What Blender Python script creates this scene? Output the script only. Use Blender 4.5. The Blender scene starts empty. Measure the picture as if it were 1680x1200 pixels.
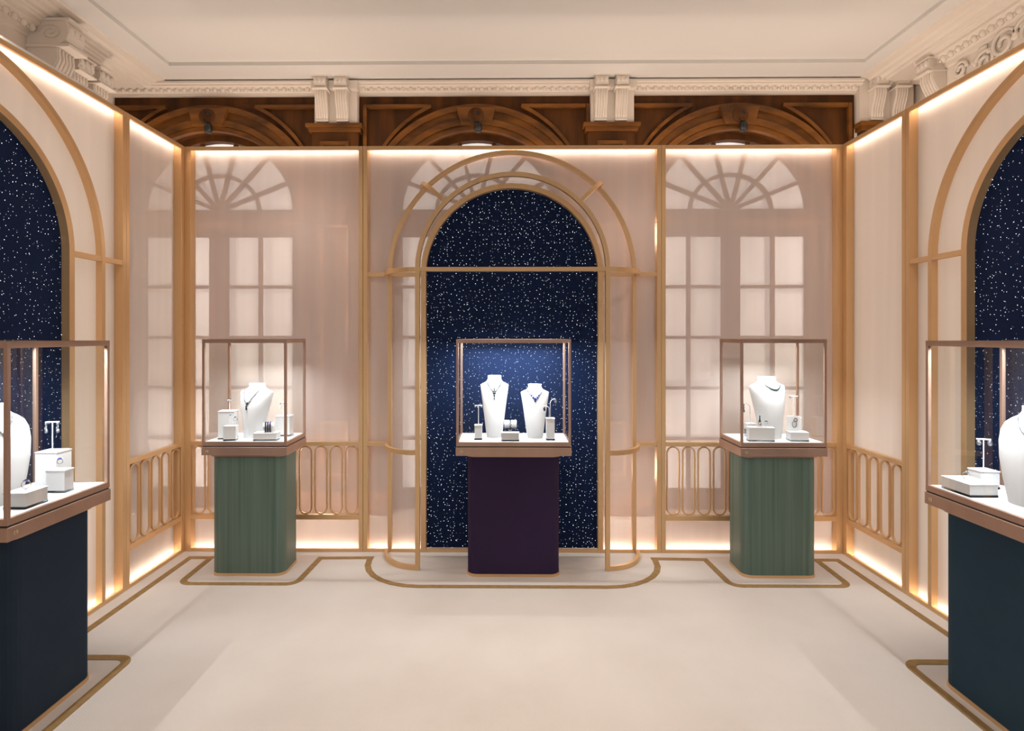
import bpy, bmesh, math, random
from mathutils import Vector, Matrix
random.seed(7)
PI = math.pi
S = bpy.context.scene
C = S.collection
R = math.radians

# ------------------------------------------------------------------ camera, world, lights, exposure
cam_d = bpy.data.cameras.new('camera'); cam = bpy.data.objects.new('camera', cam_d); C.objects.link(cam)
FPX, CXP, HYP = 915.0, 818.6, 551.2
cam.location = (-0.053, 0.0, 1.55)
cam.rotation_euler = (PI/2, 0, 0.0098)
cam_d.sensor_fit = 'HORIZONTAL'; cam_d.sensor_width = 36.0
cam_d.lens = 36.0*FPX/1680.0
cam_d.shift_x = (840-CXP)/1680.0
cam_d.shift_y = (HYP-600)/1680.0
cam_d.clip_start = 0.05
S.camera = cam
vs = S.view_settings
vs.view_transform = 'Standard'; vs.look = 'None'; vs.gamma = 1.0; vs.use_curve_mapping = False
vs.exposure = 0.5
S.cycles.max_bounces = 10; S.cycles.diffuse_bounces = 4; S.cycles.transparent_max_bounces = 24
S.cycles.sample_clamp_indirect = 4.0

W = bpy.data.worlds.new('world'); S.world = W; W.use_nodes = True
W.node_tree.nodes['Background'].inputs[0].default_value = (1.0, 0.91, 0.85, 1)
W.node_tree.nodes['Background'].inputs[1].default_value = 0.34

def lamp(name, kind, loc, target, energy, col, **kw):
    l = bpy.data.lights.new(name, kind); o = bpy.data.objects.new(name, l); C.objects.link(o)
    o.location = loc; l.energy = energy; l.color = col
    d = Vector(target)-Vector(loc); o.rotation_euler = d.to_track_quat('-Z', 'Y').to_euler()
    for k, v in kw.items(): setattr(l, k, v)
    return o
WARM = (1.0, 0.80, 0.64); SOFT = (1.0, 0.90, 0.82); COOL = (0.92, 0.96, 1.0)
# unseen overhead spots, added as fill on the back and side partitions
for (x, y, tx, ty, tz, e) in ((-1.5, 1.6, -1.7, 3.9, 1.3, 38), (1.5, 1.6, 1.7, 3.9, 1.3, 38),
                              (1.5, 0.6, -2.35, 2.2, 1.3, 45), (-1.5, 0.6, 2.35, 2.2, 1.3, 45)):
    lamp('unseen_spot', 'SPOT', (x, y, 3.65), (tx, ty, tz), e, SOFT, spot_size=R(58), spot_blend=1.0, shadow_soft_size=0.08)
for x, y, ty, e in ((-0.45, 2.1, 2.4, 62), (0.45, 2.1, 2.4, 62), (0.0, 1.2, 1.7, 25)):  # unseen overhead spots for the bright pool on the carpet
    lamp('unseen_spot', 'SPOT', (x, y, 3.65), (x*.6, ty, 0), e, (1.0, 0.90, 0.80), spot_size=R(48), spot_blend=1.0, shadow_soft_size=0.08)
# unseen uplights added behind the partition to wash ceiling and the old panelled wall
for (x, y, e, tx, ty) in ((-1.7, 4.20, 2.2, -1.7, 4.7), (0.3, 4.20, 2.2, 0.3, 4.7), (2.0, 4.20, 2.2, 2.0, 4.7)):
    lamp('added_uplight', 'AREA', (x, y, 2.86), (tx, ty, 3.9), e, (1.0, 0.84, 0.68), shape='RECTANGLE', size=1.6, size_y=0.06)
for (x, e) in ((-2.9, 2), (2.75, 6)):
    lamp('added_uplight', 'AREA', (x, 2.6, 2.80), (x*1.12, 2.6, 3.9), e, (1.0, 0.86, 0.72), shape='RECTANGLE', size=0.06, size_y=2.4)
# unseen lamps added behind the partition to brighten the panelling seen through the screens
for x in (-3.1, -1.5, 0.87, 2.75):
    for z, e in ((0.45, 26), (1.65, 22), (2.45, 10)):
        lamp('added_gap_light', 'SPOT', (x, 4.16, z), (x, 4.9, z+.02), e, (1.0, 0.83, 0.70), spot_size=R(125), spot_blend=0.8, shadow_soft_size=0.08)

for x in (-3.1, -1.5, 0.87, 2.75):  # point lamps added to lift the ceiling and the screens from behind
    for z in (0.5, 2.35):
        lamp('added_gap_light', 'POINT', (x, 4.45, z), (x, 4.5, 0), 9.5, (1.0, 0.86, 0.75), shadow_soft_size=0.1)
# ------------------------------------------------------------------ materials
def mat(name, col, rough=0.6, metal=0.0, noise=None, bump=None, spec=0.5, coat=0.0, emis=None, wave=None):
    """noise = (scale vec, col2, lo, hi); bump = (scale vec, strength, distance)"""
    m = bpy.data.materials.new(name); m.use_nodes = True
    nt = m.node_tree; b = nt.nodes['Principled BSDF']
    b.inputs['Base Color'].default_value = (*col, 1)
    b.inputs['Roughness'].default_value = rough; b.inputs['Metallic'].default_value = metal
    b.inputs['Specular IOR Level'].default_value = spec
    b.inputs['Coat Weight'].default_value = coat
    if emis:
        b.inputs['Emission Color'].default_value = (*emis[0], 1); b.inputs['Emission Strength'].default_value = emis[1]
    tc = None
    if noise or bump:
        tc = nt.nodes.new('ShaderNodeTexCoord')
    if noise:
        mp = nt.nodes.new('ShaderNodeMapping'); mp.inputs['Scale'].default_value = noise[0]
        n = nt.nodes.new('ShaderNodeTexNoise'); n.inputs['Scale'].default_value = 1.0; n.inputs['Detail'].default_value = 5
        cr = nt.nodes.new('ShaderNodeValToRGB')
        cr.color_ramp.elements[0].position = noise[2]; cr.color_ramp.elements[1].position = noise[3]
        cr.color_ramp.elements[0].color = (*col, 1); cr.color_ramp.elements[1].color = (*noise[1], 1)
        nt.links.new(tc.outputs['Object'], mp.inputs[0]); nt.links.new(mp.outputs[0], n.inputs['Vector'])
        nt.links.new(n.outputs['Fac'], cr.inputs[0]); nt.links.new(cr.outputs[0], b.inputs['Base Color'])
    if bump:
        mp = nt.nodes.new('ShaderNodeMapping'); mp.inputs['Scale'].default_value = bump[0]
        n = nt.nodes.new('ShaderNodeTexNoise'); n.inputs['Scale'].default_value = 1.0; n.inputs['Detail'].default_value = 3
        bp = nt.nodes.new('ShaderNodeBump'); bp.inputs['Strength'].default_value = bump[1]; bp.inputs['Distance'].default_value = bump[2]
        nt.links.new(tc.outputs['Object'], mp.inputs[0]); nt.links.new(mp.outputs[0], n.inputs['Vector'])
        nt.links.new(n.outputs['Fac'], bp.inputs['Height']); nt.links.new(bp.outputs[0], b.inputs['Normal'])
    return m
M = {}
M['carpet'] = mat('carpet_cream', (0.72, 0.64, 0.575), 0.95, noise=((1.6, 1.6, 1.6), (0.66, 0.575, 0.51), 0.35, 0.7), bump=((220, 220, 220), 0.35, 0.004), spec=0.1)
M['border'] = mat('carpet_gold', (0.36, 0.22, 0.095), 0.9, noise=((30, 30, 30), (0.30, 0.18, 0.07), 0.4, 0.65), bump=((220, 220, 220), 0.3, 0.003), spec=0.1)
M['plaster'] = mat('plaster_ivory', (0.74, 0.66, 0.58), 0.8, bump=((9, 9, 9), 0.15, 0.004))
M['ceiling'] = mat('ceiling_paint', (0.69, 0.665, 0.635), 0.85, bump=((3, 3, 3), 0.1, 0.003))
M['wood'] = mat('dark_oak', (0.035, 0.013, 0.003), 0.6, spec=0.2, noise=((9, 9, 1.2), (0.12, 0.040, 0.006), 0.3, 0.72), bump=((30, 30, 3), 0.15, 0.002))
M['wood_h'] = mat('light_oak', (0.07, 0.026, 0.005), 0.5, spec=0.3, noise=((3, 9, 9), (0.26, 0.095, 0.014), 0.3, 0.75), bump=((8, 30, 30), 0.15, 0.002))
M['bronze'] = mat('satin_bronze', (0.74, 0.48, 0.25), 0.42, metal=0.5, noise=((3, 3, 1), (0.70, 0.45, 0.23), 0.4, 0.6))
M['case_bronze'] = mat('rose_bronze', (0.50, 0.33, 0.25), 0.38, metal=0.6, noise=((6, 6, 2), (0.46, 0.30, 0.225), 0.4, 0.6))
M['edge'] = mat('dark_gap', (0.03, 0.018, 0.012), 0.6)
M['white'] = mat('display_white', (0.86, 0.86, 0.86), 0.55)
M['bust'] = mat('bust_leather', (0.84, 0.84, 0.845), 0.6, bump=((400, 400, 400), 0.08, 0.0005))
M['green'] = mat('green_straw', (0.070, 0.115, 0.088), 0.5, noise=((38, 38, 0.7), (0.125, 0.175, 0.135), 0.3, 0.7), bump=((160, 160, 2), 0.2, 0.001))
M['navy'] = mat('navy_velvet', (0.012, 0.024, 0.045), 0.75, noise=((2, 2, 2), (0.015, 0.031, 0.052), 0.4, 0.6), spec=0.25)
M['teal'] = mat('petrol_velvet', (0.012, 0.036, 0.060), 0.75, noise=((2, 2, 2), (0.015, 0.044, 0.068), 0.4, 0.6), spec=0.25)
M['purple'] = mat('aubergine_velvet', (0.030, 0.015, 0.048), 0.8, noise=((2, 2, 1), (0.034, 0.018, 0.055), 0.4, 0.6), spec=0.2)
M['led'] = mat('led_diffuser', (1, 1, 1), 0.5, emis=((1.0, 0.90, 0.79), 12.5))
M['blind'] = mat('window_blind', (0.8, 0.8, 0.8), 0.8, emis=((1.0, 0.99, 0.98), 0.36))
M['black'] = mat('black_metal', (0.01, 0.01, 0.01), 0.4)
M['silver'] = mat('polished_silver', (0.75, 0.75, 0.77), 0.18, metal=1.0)
M['sapphire'] = mat('sapphire', (0.01, 0.025, 0.25), 0.1, spec=0.9, coat=0.6)
M['emerald'] = mat('emerald', (0.0, 0.07, 0.06), 0.1, spec=0.9, coat=0.6)
M['darkgem'] = mat('oxidised_silver', (0.05, 0.055, 0.09), 0.25, metal=0.6)
M['diamond'] = mat('diamond', (0.42, 0.46, 0.52), 0.12, metal=0.8, spec=1.0)
M['pearl'] = mat('pearl', (0.9, 0.88, 0.85), 0.2, coat=0.5)
M['gold_ink'] = mat('engraved_gold', (0.85, 0.72, 0.45), 0.3, metal=0.5)

def glass_mat(name, tint, ior, rmax):
    m = bpy.data.materials.new(name); m.use_nodes = True; nt = m.node_tree; nt.nodes.clear()
    o = nt.nodes.new('ShaderNodeOutputMaterial'); t = nt.nodes.new('ShaderNodeBsdfTransparent'); g = nt.nodes.new('ShaderNodeBsdfGlossy')
    t.inputs[0].default_value = (*tint, 1); g.inputs['Roughness'].default_value = 0.0
    f = nt.nodes.new('ShaderNodeFresnel'); f.inputs[0].default_value = ior
    mu = nt.nodes.new('ShaderNodeMath'); mu.operation = 'MULTIPLY'; mu.inputs[1].default_value = rmax
    mx = nt.nodes.new('ShaderNodeMixShader')
    nt.links.new(f.outputs[0], mu.inputs[0]); nt.links.new(mu.outputs[0], mx.inputs[0])
    nt.links.new(t.outputs[0], mx.inputs[1]); nt.links.new(g.outputs[0], mx.inputs[2]); nt.links.new(mx.outputs[0], o.inputs[0])
    return m
M['glass'] = glass_mat('showcase_glass', (0.985, 0.99, 0.985), 1.45, 0.12)
M['acrylic'] = glass_mat('clear_acrylic', (0.62, 0.68, 0.72), 1.5, 1.0)

def screen_mat(name, veil, trans, tlf=0.15):
    """frosted translucent screen: part of the light passes straight, the rest is scattered by the coating"""
    m = bpy.data.materials.new(name); m.use_nodes = True; nt = m.node_tree; nt.nodes.clear()
    o = nt.nodes.new('ShaderNodeOutputMaterial'); t = nt.nodes.new('ShaderNodeBsdfTransparent'); d = nt.nodes.new('ShaderNodeBsdfDiffuse')
    tl = nt.nodes.new('ShaderNodeBsdfTranslucent')
    tc = nt.nodes.new('ShaderNodeTexCoord'); mp = nt.nodes.new('ShaderNodeMapping'); mp.inputs['Scale'].default_value = (14, 14, 0.5)
    n = nt.nodes.new('ShaderNodeTexNoise'); n.inputs['Scale'].default_value = 1; cr = nt.nodes.new('ShaderNodeValToRGB')
    cr.color_ramp.elements[0].color = (*[v*0.94 for v in veil], 1); cr.color_ramp.elements[1].color = (*veil, 1)
    cr.color_ramp.elements[0].position = 0.35; cr.color_ramp.elements[1].position = 0.65
    nt.links.new(tc.outputs['Object'], mp.inputs[0]); nt.links.new(mp.outputs[0], n.inputs['Vector']); nt.links.new(n.outputs['Fac'], cr.inputs[0])
    nt.links.new(cr.outputs[0], d.inputs[0]); tl.inputs[0].default_value = (*veil, 1)
    m1 = nt.nodes.new('ShaderNodeMixShader'); m1.inputs[0].default_value = tlf
    nt.links.new(d.outputs[0], m1.inputs[1]); nt.links.new(tl.outputs[0], m1.inputs[2])
    m2 = nt.nodes.new('ShaderNodeMixShader'); m2.inputs[0].default_value = trans
    nt.links.new(m1.outputs[0], m2.inputs[1]); nt.links.new(t.outputs[0], m2.inputs[2]); nt.links.new(m2.outputs[0], o.inputs[0])
    return m
M['fabric'] = screen_mat('panel_fabric', (0.84, 0.78, 0.73), 0.0, 0.38)
M['screen'] = screen_mat('frosted_screen', (0.80, 0.695, 0.645), 0.46)
M['screen_milky'] = screen_mat('milky_screen', (0.82, 0.74, 0.69), 0.26)

def star_mat():
    m = mat('starry_fabric', (0.0048, 0.0140, 0.052), 0.8, spec=0.15)
    nt = m.node_tree; b = nt.nodes['Principled BSDF']
    tc0 = nt.nodes.new('ShaderNodeTexCoord'); tot = None
    sp = nt.nodes.new('ShaderNodeSeparateXYZ'); tc = nt.nodes.new('ShaderNodeCombineXYZ')
    nt.links.new(tc0.outputs['Object'], sp.inputs[0]); nt.links.new(sp.outputs[0], tc.inputs[0]); nt.links.new(sp.outputs[2], tc.inputs[1])
    for sc, rad, thr in ((27.0, 0.044, 0.10), (43.0, 0.050, 0.68)):
        mp = nt.nodes.new('ShaderNodeMapping'); mp.inputs['Scale'].default_value = (sc, sc, 0)
        mp.inputs['Location'].default_value = (sc*.37, sc*.11, 0)
        v = nt.nodes.new('ShaderNodeTexVoronoi'); v.voronoi_dimensions = '2D'; v.inputs['Scale'].default_value = 1.0
        nt.links.new(tc.outputs[0], mp.inputs[0]); nt.links.new(mp.outputs[0], v.inputs['Vector'])
        lt = nt.nodes.new('ShaderNodeMath'); lt.operation = 'LESS_THAN'; lt.inputs[1].default_value = rad
        # only cells whose random number passes carry a star
        sx = nt.nodes.new('ShaderNodeSeparateColor'); gt = nt.nodes.new('ShaderNodeMath'); gt.operation = 'GREATER_THAN'; gt.inputs[1].default_value = thr
        mu = nt.nodes.new('ShaderNodeMath'); mu.operation = 'MULTIPLY'; mu2 = nt.nodes.new('ShaderNodeMath'); mu2.operation = 'MULTIPLY'
        nt.links.new(v.outputs['Distance'], lt.inputs[0]); nt.links.new(v.outputs['Color'], sx.inputs[0])
        nt.links.new(sx.outputs[0], gt.inputs[0]); nt.links.new(lt.outputs[0], mu.inputs[0]); nt.links.new(gt.outputs[0], mu.inputs[1])
        nt.links.new(mu.outputs[0], mu2.inputs[0]); nt.links.new(sx.outputs[1], mu2.inputs[1])
        if tot is None: tot = mu2.outputs[0]
        else:
            ad = nt.nodes.new('ShaderNodeMath'); ad.operation = 'ADD'; nt.links.new(tot, ad.inputs[0]); nt.links.new(mu2.outputs[0], ad.inputs[1]); tot = ad.outputs[0]
    k = nt.nodes.new('ShaderNodeMath'); k.operation = 'MULTIPLY'; k.inputs[1].default_value = 3.4
    nt.links.new(tot, k.inputs[0]); nt.links.new(k.outputs[0], b.inputs['Emission Strength'])
    b.inputs['Emission Color'].default_value = (0.86, 0.90, 1.0, 1)
    return m
M['stars'] = star_mat()

# ------------------------------------------------------------------ mesh helpers
class MB:
    def __init__(s): s.b = bmesh.new()
    def box(s, x0, x1, y0, y1, z0, z1):
        v = [s.b.verts.new(p) for p in ((x0,y0,z0),(x1,y0,z0),(x1,y1,z0),(x0,y1,z0),(x0,y0,z1),(x1,y0,z1),(x1,y1,z1),(x0,y1,z1))]
        for f in ((0,3,2,1),(4,5,6,7),(0,1,5,4),(1,2,6,5),(2,3,7,6),(3,0,4,7)): s.b.faces.new([v[i] for i in f])
        return s
    def prism(s, pts, ax, lo, hi):
        """pts 2D polygon; ax = extrusion axis ('x','y','z')"""
        def P(a, b, c): return {'z': (a, b, c), 'y': (a, c, b), 'x': (c, a, b)}[ax]
        A = [s.b.verts.new(P(a, b, lo)) for a, b in pts]; B = [s.b.verts.new(P(a, b, hi)) for a, b in pts]
        n = len(pts); s.b.faces.new(A); s.b.faces.new(B[::-1])
        for i in range(n): s.b.faces.new((A[i], B[i], B[(i+1) % n], A[(i+1) % n]))
        return s
    def sweep(s, path, sec, closed=False, up=(0, 0, 1), cap=True):
        """path of 3D points, sec = list of (side, up) offsets; miter joints"""
        n = len(path); P = [Vector(p) for p in path]; rings = []; up = Vector(up)
        for i in range(n):
            a = P[i]-P[i-1] if (i > 0 or closed) else P[1]-P[0]
            b = P[(i+1) % n]-P[i] if (i < n-1 or closed) else P[-1]-P[-2]
            a = a.normalized(); b = b.normalized(); t = (a+b)
            t = t.normalized() if t.length > 1e-6 else a
            sd = t.cross(up).normalized(); u2 = sd.cross(t).normalized()
            k = 1.0/max(0.3, math.sqrt(max(0.0, (1+a.dot(b))/2)))
            # widen only along the bend direction
            bend = (b-a); ks = ku = 1.0
            if bend.length > 1e-5:
                bend.normalize(); ks = 1+(k-1)*abs(bend.dot(sd)); ku = 1+(k-1)*abs(bend.dot(u2))
            rings.append([s.b.verts.new(P[i]+sd*(x*ks)+u2*(y*ku)) for x, y in sec])
        m = len(sec)
        for i in range(n if closed else n-1):
            A = rings[i]; B = rings[(i+1) % n]
            for j in range(m): s.b.faces.new((A[j], A[(j+1) % m], B[(j+1) % m], B[j]))
        if cap and not closed: s.b.faces.new(rings[0][::-1]); s.b.faces.new(rings[-1])
        return s
    def bar(s, path, w, h, closed=False, up=(0, 0, 1)):
        return s.sweep(path, ((-w/2, -h/2), (w/2, -h/2), (w/2, h/2), (-w/2, h/2)), closed, up)
    def tube(s, path, r, n=8, closed=False, up=(0, 0, 1)):
        return s.sweep(path, [(r*math.cos(2*PI*i/n), r*math.sin(2*PI*i/n)) for i in range(n)], closed, up)
    def lathe(s, prof, c=(0, 0, 0), n=16):
        rings = []
        for r, z in prof:
            rings.append([s.b.verts.new((c[0]+max(r, 1e-4)*math.cos(2*PI*i/n), c[1]+max(r, 1e-4)*math.sin(2*PI*i/n), c[2]+z)) for i in range(n)])
        for A, B in zip(rings, rings[1:]):
            for i in range(n): s.b.faces.new((A[i], A[(i+1) % n], B[(i+1) % n], B[i]))
        s.b.faces.new(rings[0][::-1]); s.b.faces.new(rings[-1]); return s
    def ball(s, c, r, n=8, sc=(1, 1, 1)):
        mt = Matrix.Translation(c) @ Matrix.Diagonal((sc[0], sc[1], sc[2], 1))
        bmesh.ops.create_uvsphere(s.b, u_segments=n, v_segments=max(4, n//2+1), radius=r, matrix=mt); return s
    def build(s, name, m, parent=None, smooth=False, bevel=0.0, seg=2):
        bmesh.ops.recalc_face_normals(s.b, faces=s.b.faces[:])
        me = bpy.data.meshes.new(name); s.b.to_mesh(me); s.b.free()
        o = bpy.data.objects.new(name, me); C.objects.link(o); me.materials.append(m if not isinstance(m, str) else M[m])
        if smooth:
            me.polygons.foreach_set('use_smooth', [True]*len(me.polygons))
        if bevel:
            bv = o.modifiers.new('bevel', 'BEVEL'); bv.width = bevel; bv.segments = seg; bv.limit_method = 'ANGLE'
        if parent: o.parent = parent
        return o
def tag(o, label=None, cat=None, group=None, kind=None):
    if label: o['label'] = label
    if cat: o['category'] = cat
    if group: o['group'] = group
    if kind: o['kind'] = kind
    return o
def empty(name, loc=(0, 0, 0), rz=0.0, label=None, cat=None, group=None, kind=None):
    o = bpy.data.objects.new(name, None); C.objects.link(o); o.location = loc; o.rotation_euler = (0, 0, rz); o.empty_display_size = 0.1
    return tag(o, label, cat, group, kind)
def arc(cx, cz, r, a0, a1, n, y=0.0, rb=None):
    rb = r if rb is None else rb
    return [(cx+r*math.cos(a0+(a1-a0)*i/n), y, cz+rb*math.sin(a0+(a1-a0)*i/n)) for i in range(n+1)]
def rrect(x0, x1, y0, y1, r, n=6):
    P = []
    for cx, cy, a in ((x1-r, y1-r, 0), (x0+r, y1-r, 90), (x0+r, y0+r, 180), (x1-r, y0+r, 270)):
        for i in range(n+1):
            t = R(a+90*i/n); P.append((cx+r*math.cos(t), cy+r*math.sin(t)))
    return P
def arch_poly(hw, z0, zs, n=40, rb=None):
    return [(hw, z0)]+[(p[0], p[2]) for p in arc(0, zs, hw, 0, PI, n, rb=rb)]+[(-hw, z0)]

# ------------------------------------------------------------------ dimensions
HW, D, ZT, Y1, BH = 2.35, 3.985, 2.91, 3.368, 1.067     # half width, back plane, partition height, side bay seam, half centre bay
ZS = 1.99                                               # springing height of the arches
SW, SP, SB = 3.5, -0.5, 4.9                             # old room: side walls, rear limit, back wall

# ------------------------------------------------------------------ setting: floor, walls, ceiling
fl = MB().box(-SW-.1, SW+.1, SP, 5.5, -0.1, 0).build('floor', 'carpet'); tag(fl, kind='structure')

def fillet(pts, r, n=7):
    out = []
    for i, p in enumerate(pts):
        if i == 0 or i == len(pts)-1 or len(p) < 3 or p[2] == 0: out.append((p[0], p[1])); continue
        rr = p[2]; a = Vector(pts[i-1][:2])-Vector(p[:2]); b = Vector(pts[i+1][:2])-Vector(p[:2])
        a.normalize(); b.normalize(); ang = a.angle(b); d = rr/math.tan(ang/2)
        s = Vector(p[:2])+a*d; e = Vector(p[:2])+b*d; bis = (a+b).normalized(); c = Vector(p[:2])+bis*(rr/math.sin(ang/2))
        a0 = math.atan2(s.y-c.y, s.x-c.x); a1 = math.atan2(e.y-c.y, e.x-c.x)
        while a1-a0 > PI: a1 -= 2*PI
        while a1-a0 < -PI: a1 += 2*PI
        for k in range(n+1):
            t = a0+(a1-a0)*k/n; out.append((c.x+rr*math.cos(t), c.y+rr*math.sin(t)))
    return out
half = [(-2.245, SP+.1), (-2.245, 1.95, 0), (-1.845, 1.95, .06), (-1.845, 2.665, .06), (-2.245, 2.665, 0), (-2.245, 3.87, 0), (-2.10, 3.87, 0),
        (-2.085, 3.465, .07), (-1.355, 3.465, .07), (-1.335, 3.87, 0), (-0.985, 3.88, 0), (-0.985, 3.44, .40), (0, 3.44, 0)]
other = [(-p[0],)+tuple(p[1:]) for p in half[:-1]][::-1]
pth = fillet(half[:-1]+other, 0)
MB().sweep([(x, y, 0.0015) for x, y in pth], ((-.02, -.0012), (.02, -.0012), (.02, .0012), (-.02, .0012))).build('carpet_border', 'border', fl)

# old panelled back wall: boards around three tall arched openings, built as one skin with reveals
WX = (-2.635, -0.300, 1.975); WR = 0.76; WZ = 2.68; WRB = 0.675
def wall_skin():
    b = MB(); y0, y1 = SB, SB+.22; zt = 3.75
    xs = [-SW]
    for c in WX: xs += [c-WR, c+WR]
    xs += [3.0]
    for i in range(0, len(xs), 2): b.box(xs[i], xs[i+1], y0, y1, 0, zt)
    for c in WX:   # head over each arch, built as strips between arch and the top
        n = 32; A = arc(c, WZ, WR, PI, 0, n, rb=WRB)
        pts = [(p[0], p[2]) for p in A]+[(c+WR, zt), (c-WR, zt)]
        V0 = [b.b.verts.new((x, y0, z)) for x, z in pts[:n+1]]; T0 = [b.b.verts.new((x, y0, zt)) for x, z in pts[:n+1]]
        V1 = [b.b.verts.new((x, y1, z)) for x, z in pts[:n+1]]; T1 = [b.b.verts.new((x, y1, zt)) for x, z in pts[:n+1]]
        for k in range(n):
            b.b.faces.new((V0[k], V0[k+1], T0[k+1], T0[k])); b.b.faces.new((V1[k], T1[k], T1[k+1], V1[k+1])); b.b.faces.new((V0[k], V1[k], V1[k+1], V0[k+1]))
    return b
wb = wall_skin().build('wall_back', 'wood'); tag(wb, kind='structure')
# mouldings of the panelling (pieces of the back wall)
for c in WX:
    m = MB()
    for r, w, d in ((.685, .04, .05), (.735, .05, .07), (.80, .09, .035), (.862, .05, .06)):
        m.bar(arc(c, WZ, r+.085-.1*(r-.685), 0, PI, 48, y=SB-d/2+.005, rb=r), w, d, up=(0, -1, 0))
    m.build('archivolt', 'wood_h', wb)
    m = MB()   # spandrel panel mouldings
    r = .965; zc = 3.56
    xa = math.sqrt(max(0, r*r-(zc-WZ)**2))
    for s in (-1, 1):
        a0 = math.atan2(zc-WZ, xa); xe = .955
        pts = [(c+s*r*math.cos(t), SB-.015, WZ+r*math.sin(t)) for t in [a0+(R(6)-a0)*k/24 for k in range(25)]]
        m.bar([(c+s*xe, SB-.015, zc), pts[0]], .03, .04, up=(0, -1, 0)); m.bar(pts, .03, .035, up=(0, -1, 0))
        m.bar([(c+s*.975, SB-.015, zc+.015), (c+s*.975, SB-.015, WZ+.1)], .03, .035, up=(0, -1, 0))
    m.build('spandrel_moulding', 'wood_h', wb)
    m = MB()
    m.prism([(c-.13, WZ+.70), (c+.13, WZ+.70), (c+.17, WZ+.85), (c-.17, WZ+.85)], 'y', SB-.085, SB)
    k = m.build('keystone', 'wood_h', wb, bevel=.006)
    MB().ball((c, SB-.085, WZ+.775), .07, 20, (1, .35, 1)).build('medallion', 'wood', k, smooth=True)
# piers with recessed panels
PX = (-1.525, .871)
for c in PX+(3.23,):
    w = .205; m = MB()
    m.box(c-w, c+w, SB-.07, SB, 0, 3.36)
    pr = m.build('pier', 'wood', wb, bevel=.003)
    MB().box(c-w-.04, c+w+.04, SB-.115, SB, 3.355, 3.385).box(c-w-.02, c+w+.02, SB-.09, SB, 3.32, 3.356).build('cap', 'wood_h', pr, bevel=.003); m = MB()
    for z0, z1 in ((2.66, 3.22), (.95, 2.5), (.35, .8)):
        m.bar([(c-.11, SB-.08, z0), (c+.11, SB-.08, z0), (c+.11, SB-.08, z1), (c-.11, SB-.08, z1)], .028, .025, closed=True, up=(0, -1, 0))
    m.build('panel_moulding', 'wood_h', pr)
tb = MB()
for a, b_ in ((-SW, WX[0]-WR), (WX[0]+WR, WX[1]-WR), (WX[1]+WR, WX[2]-WR), (WX[2]+WR, SW)):
    tb.box(a, b_, SB-.11, SB-.001, 0, .13).box(a, b_, SB-.095, SB-.001, .13, .20)
tag(tb.build('baseboard_back', 'wood_h'), kind='structure')

# windows (French doors with fanlights, blinds behind)
def window(n, c):
    root = empty(f'window_{n}', (c, 5.03, 0), kind='structure'); m = MB(); hw, zs, rb = .678, 2.682, .614
    w = MB(); O = hw+.02
    # outer frame with fan opening
    m.bar([(hw+.045, 0, 0)]+[(p[0], 0, p[2]) for p in arc(0, zs, hw+.045, 0, PI, 40, rb=rb+.05)]+[(-hw-.045, 0, 0)], .09, .08, up=(0, -1, 0))
    m.box(-hw, hw, -.04, .04, 2.446, zs)
    m.box(-hw, hw, -.04, .04, 0, .171)
    m.box(-.0715, .0715, -.045, .04, .17, 2.45)
    m.box(-.015, .015, -.07, -.04, .17, 2.50)
    m.build('window_frame', 'wood', root)
    MB().box(-hw-.07, hw+.07, -.12, -.03, 2.53, 2.575).box(-hw-.06, hw+.06, -.10, -.03, 2.50, 2.53).box(-hw-.05, hw+.05, -.085, -.03, 2.575, 2.60).build('transom', 'wood_h', root, bevel=.004)
    g = MB()
    for s in (-1, 1):
        g.box(s*.376-.014, s*.376+.014, -.02, .02, .171, 2.446)
        for k in range(1, 5):
            z = .171+k*.455
            g.box(min(s*.0715, s*hw), max(s*.0715, s*hw), -.018, .018, z-.014, z+.014)
    for k in range(6):
        a = R(24+26.4*k); ca, sa = math.cos(a), math.sin(a)
        g.bar([(.06*ca, 0, zs+.05*sa), (hw*ca, 0, zs+rb*sa)], .034, .03, up=(0, -1, 0))
    g.bar(arc(0, zs, .362, 0, PI, 32, rb=.314), .032, .03, up=(0, -1, 0))
    g.prism([(p[0], p[2]) for p in arc(0, zs-.005, .08, 0, PI, 12)], 'y', -.025, .02)
    g.build('glazing_bars', 'wood', root)
    MB().prism(arch_poly(hw+.02, .1, zs, rb=rb+.02), 'y', .045, .05).build('blind', 'blind', root)
for i, c in enumerate(WX): window(i+1, c)

# plaster side walls, plaster pier at the right, ceiling, cornices
tag(MB().box(-SW-.1, -SW, SP, 5.3, 0, 3.75).build('wall_left', 'plaster'), kind='structure')
tag(MB().box(SW, SW+.1, SP, 5.3, 0, 3.75).build('wall_right', 'plaster'), kind='structure')
wp = MB().box(3.0, 3.46, SB-.075, SB, 3.39, 3.76).box(3.0, SW, SB, SB+.22, 0, 3.75)
wp.build('plaster_pier', 'plaster', wb)
ZC = 3.762
cl = MB().box(-SW-.1, SW+.1, SP, 5.3, ZC+.03, ZC+.1)
cl.box(-SW-.1, SW+.1, 4.54, 5.3, ZC, ZC+.031).box(-SW-.1, -2.80, SP, 4.54, ZC, ZC+.031).box(2.86, SW+.1, SP, 4.54, ZC, ZC+.031)
tag(cl.build('ceiling', 'ceiling'), kind='structure')
def egg_row(m, p0, p1, nrm, n, r=.02):
    p0, p1 = Vector(p0), Vector(p1)
    for i in range(n):
        p = p0.lerp(p1, (i+.5)/n); m.ball(p, r, 8, (1, 1, 1.25))
        q = p0.lerp(p1, (i+1)/n)+Vector((0, 0, -.006)); m.ball(q, r*.42, 6, (1, 1, 1.9))
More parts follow.
